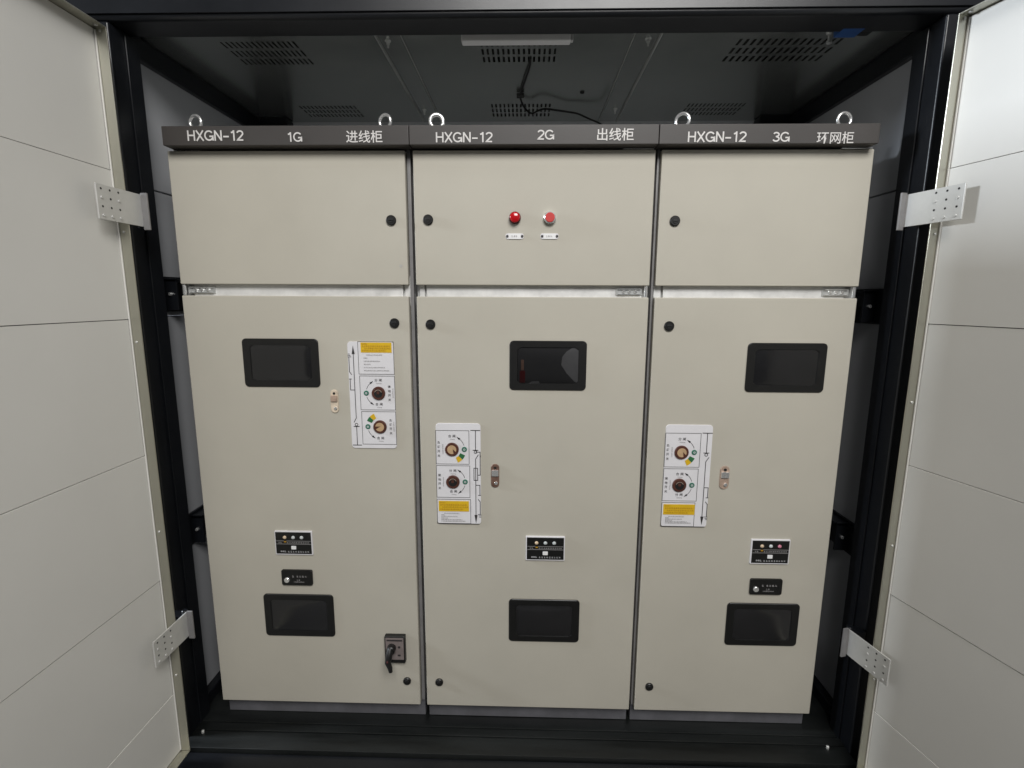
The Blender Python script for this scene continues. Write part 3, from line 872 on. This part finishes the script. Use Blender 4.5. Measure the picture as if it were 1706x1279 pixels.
q = at(1408, 57, z=1.770)
ls = thing('limit_switch', (q.x, q.y, CZ), 'small blue and black switch under the ceiling near the right door', 'switch')
e0, e1 = at(1391, 63, z=1.768), at(1424, 63, z=1.768)
MB(BLUE).box(e0.x-.004, e1.x-.002, e0.y-.035, e0.y, 1.768, 1.784, .0012).build('switch_body', ls)
MB(PLAST).box(e1.x+.0005, e1.x+.022, e0.y-.03, e0.y-.002, 1.769, 1.784, .003).build('cable_gland', ls)
MB(PLAST).box(e0.x-.022, e1.x+.01, e0.y-.036, e0.y+.004, 1.7845, CZ-.0005, .001).build('mounting_plate', ls)
for v in (57, 73):
    q = at(1381, v, z=1.772)
    MB(STRIP).cyl((q.x, q.y, CZ-.001), (q.x, q.y, 1.778), .0034, n=10).cyl((q.x, q.y, 1.778), (q.x, q.y, 1.772), .0055, n=6, ch=.001).build('mounting_bolt', ls)

# ------------------------------------------------------------------ ground
g = MB(GROUND); g.add([(-9, -9, -.002), (9, -9, -.002), (9, 7, -.002), (-9, 7, -.002)], [(0, 1, 2, 3)])
go = g.build('ground', smooth=False); go['kind'] = 'structure'

# ------------------------------------------------------------------ light
w = bpy.data.worlds.new('World'); sc.world = w; w.use_nodes = True
bg = w.node_tree.nodes['Background']
bg.inputs[0].default_value = (.92, .96, 1.0, 1); bg.inputs[1].default_value = .065
def area(name, loc, tgt, sx, sy, power, col):
    d = bpy.data.lights.new(name, 'AREA'); d.shape = 'RECTANGLE'; d.size = sx; d.size_y = sy; d.energy = power; d.color = col
    o = bpy.data.objects.new(name, d); COL.objects.link(o); o.location = loc
    o.rotation_euler = (Vector(tgt)-Vector(loc)).to_track_quat('-Z', 'Y').to_euler()
    return o
area('hall_lamp', (.48, -2.5, 3.15), (-.05, 0, 1.0), 1.7, 1.2, 93, (1.0, .985, .965))
area('side_window_light', (-4.2, -.30, 2.38), (.8, -.3, 1.4), .6, .6, 215, (.84, .91, 1.0))

# ------------------------------------------------------------------ camera
cd = bpy.data.cameras.new('camera'); co = bpy.data.objects.new('camera', cd); COL.objects.link(co)
cd.sensor_width = 36; cd.sensor_fit = 'HORIZONTAL'; cd.lens = 36*FOC/1706; cd.clip_start = .01; cd.clip_end = 60
M = Matrix((RT, UP, -FW)).transposed().to_4x4(); M.translation = CAM
co.matrix_world = M
sc.camera = co
sc.view_settings.view_transform = 'Standard'; sc.view_settings.look = 'None'
sc.view_settings.exposure = .14; sc.view_settings.gamma = 1
sc.view_settings.use_curve_mapping = False
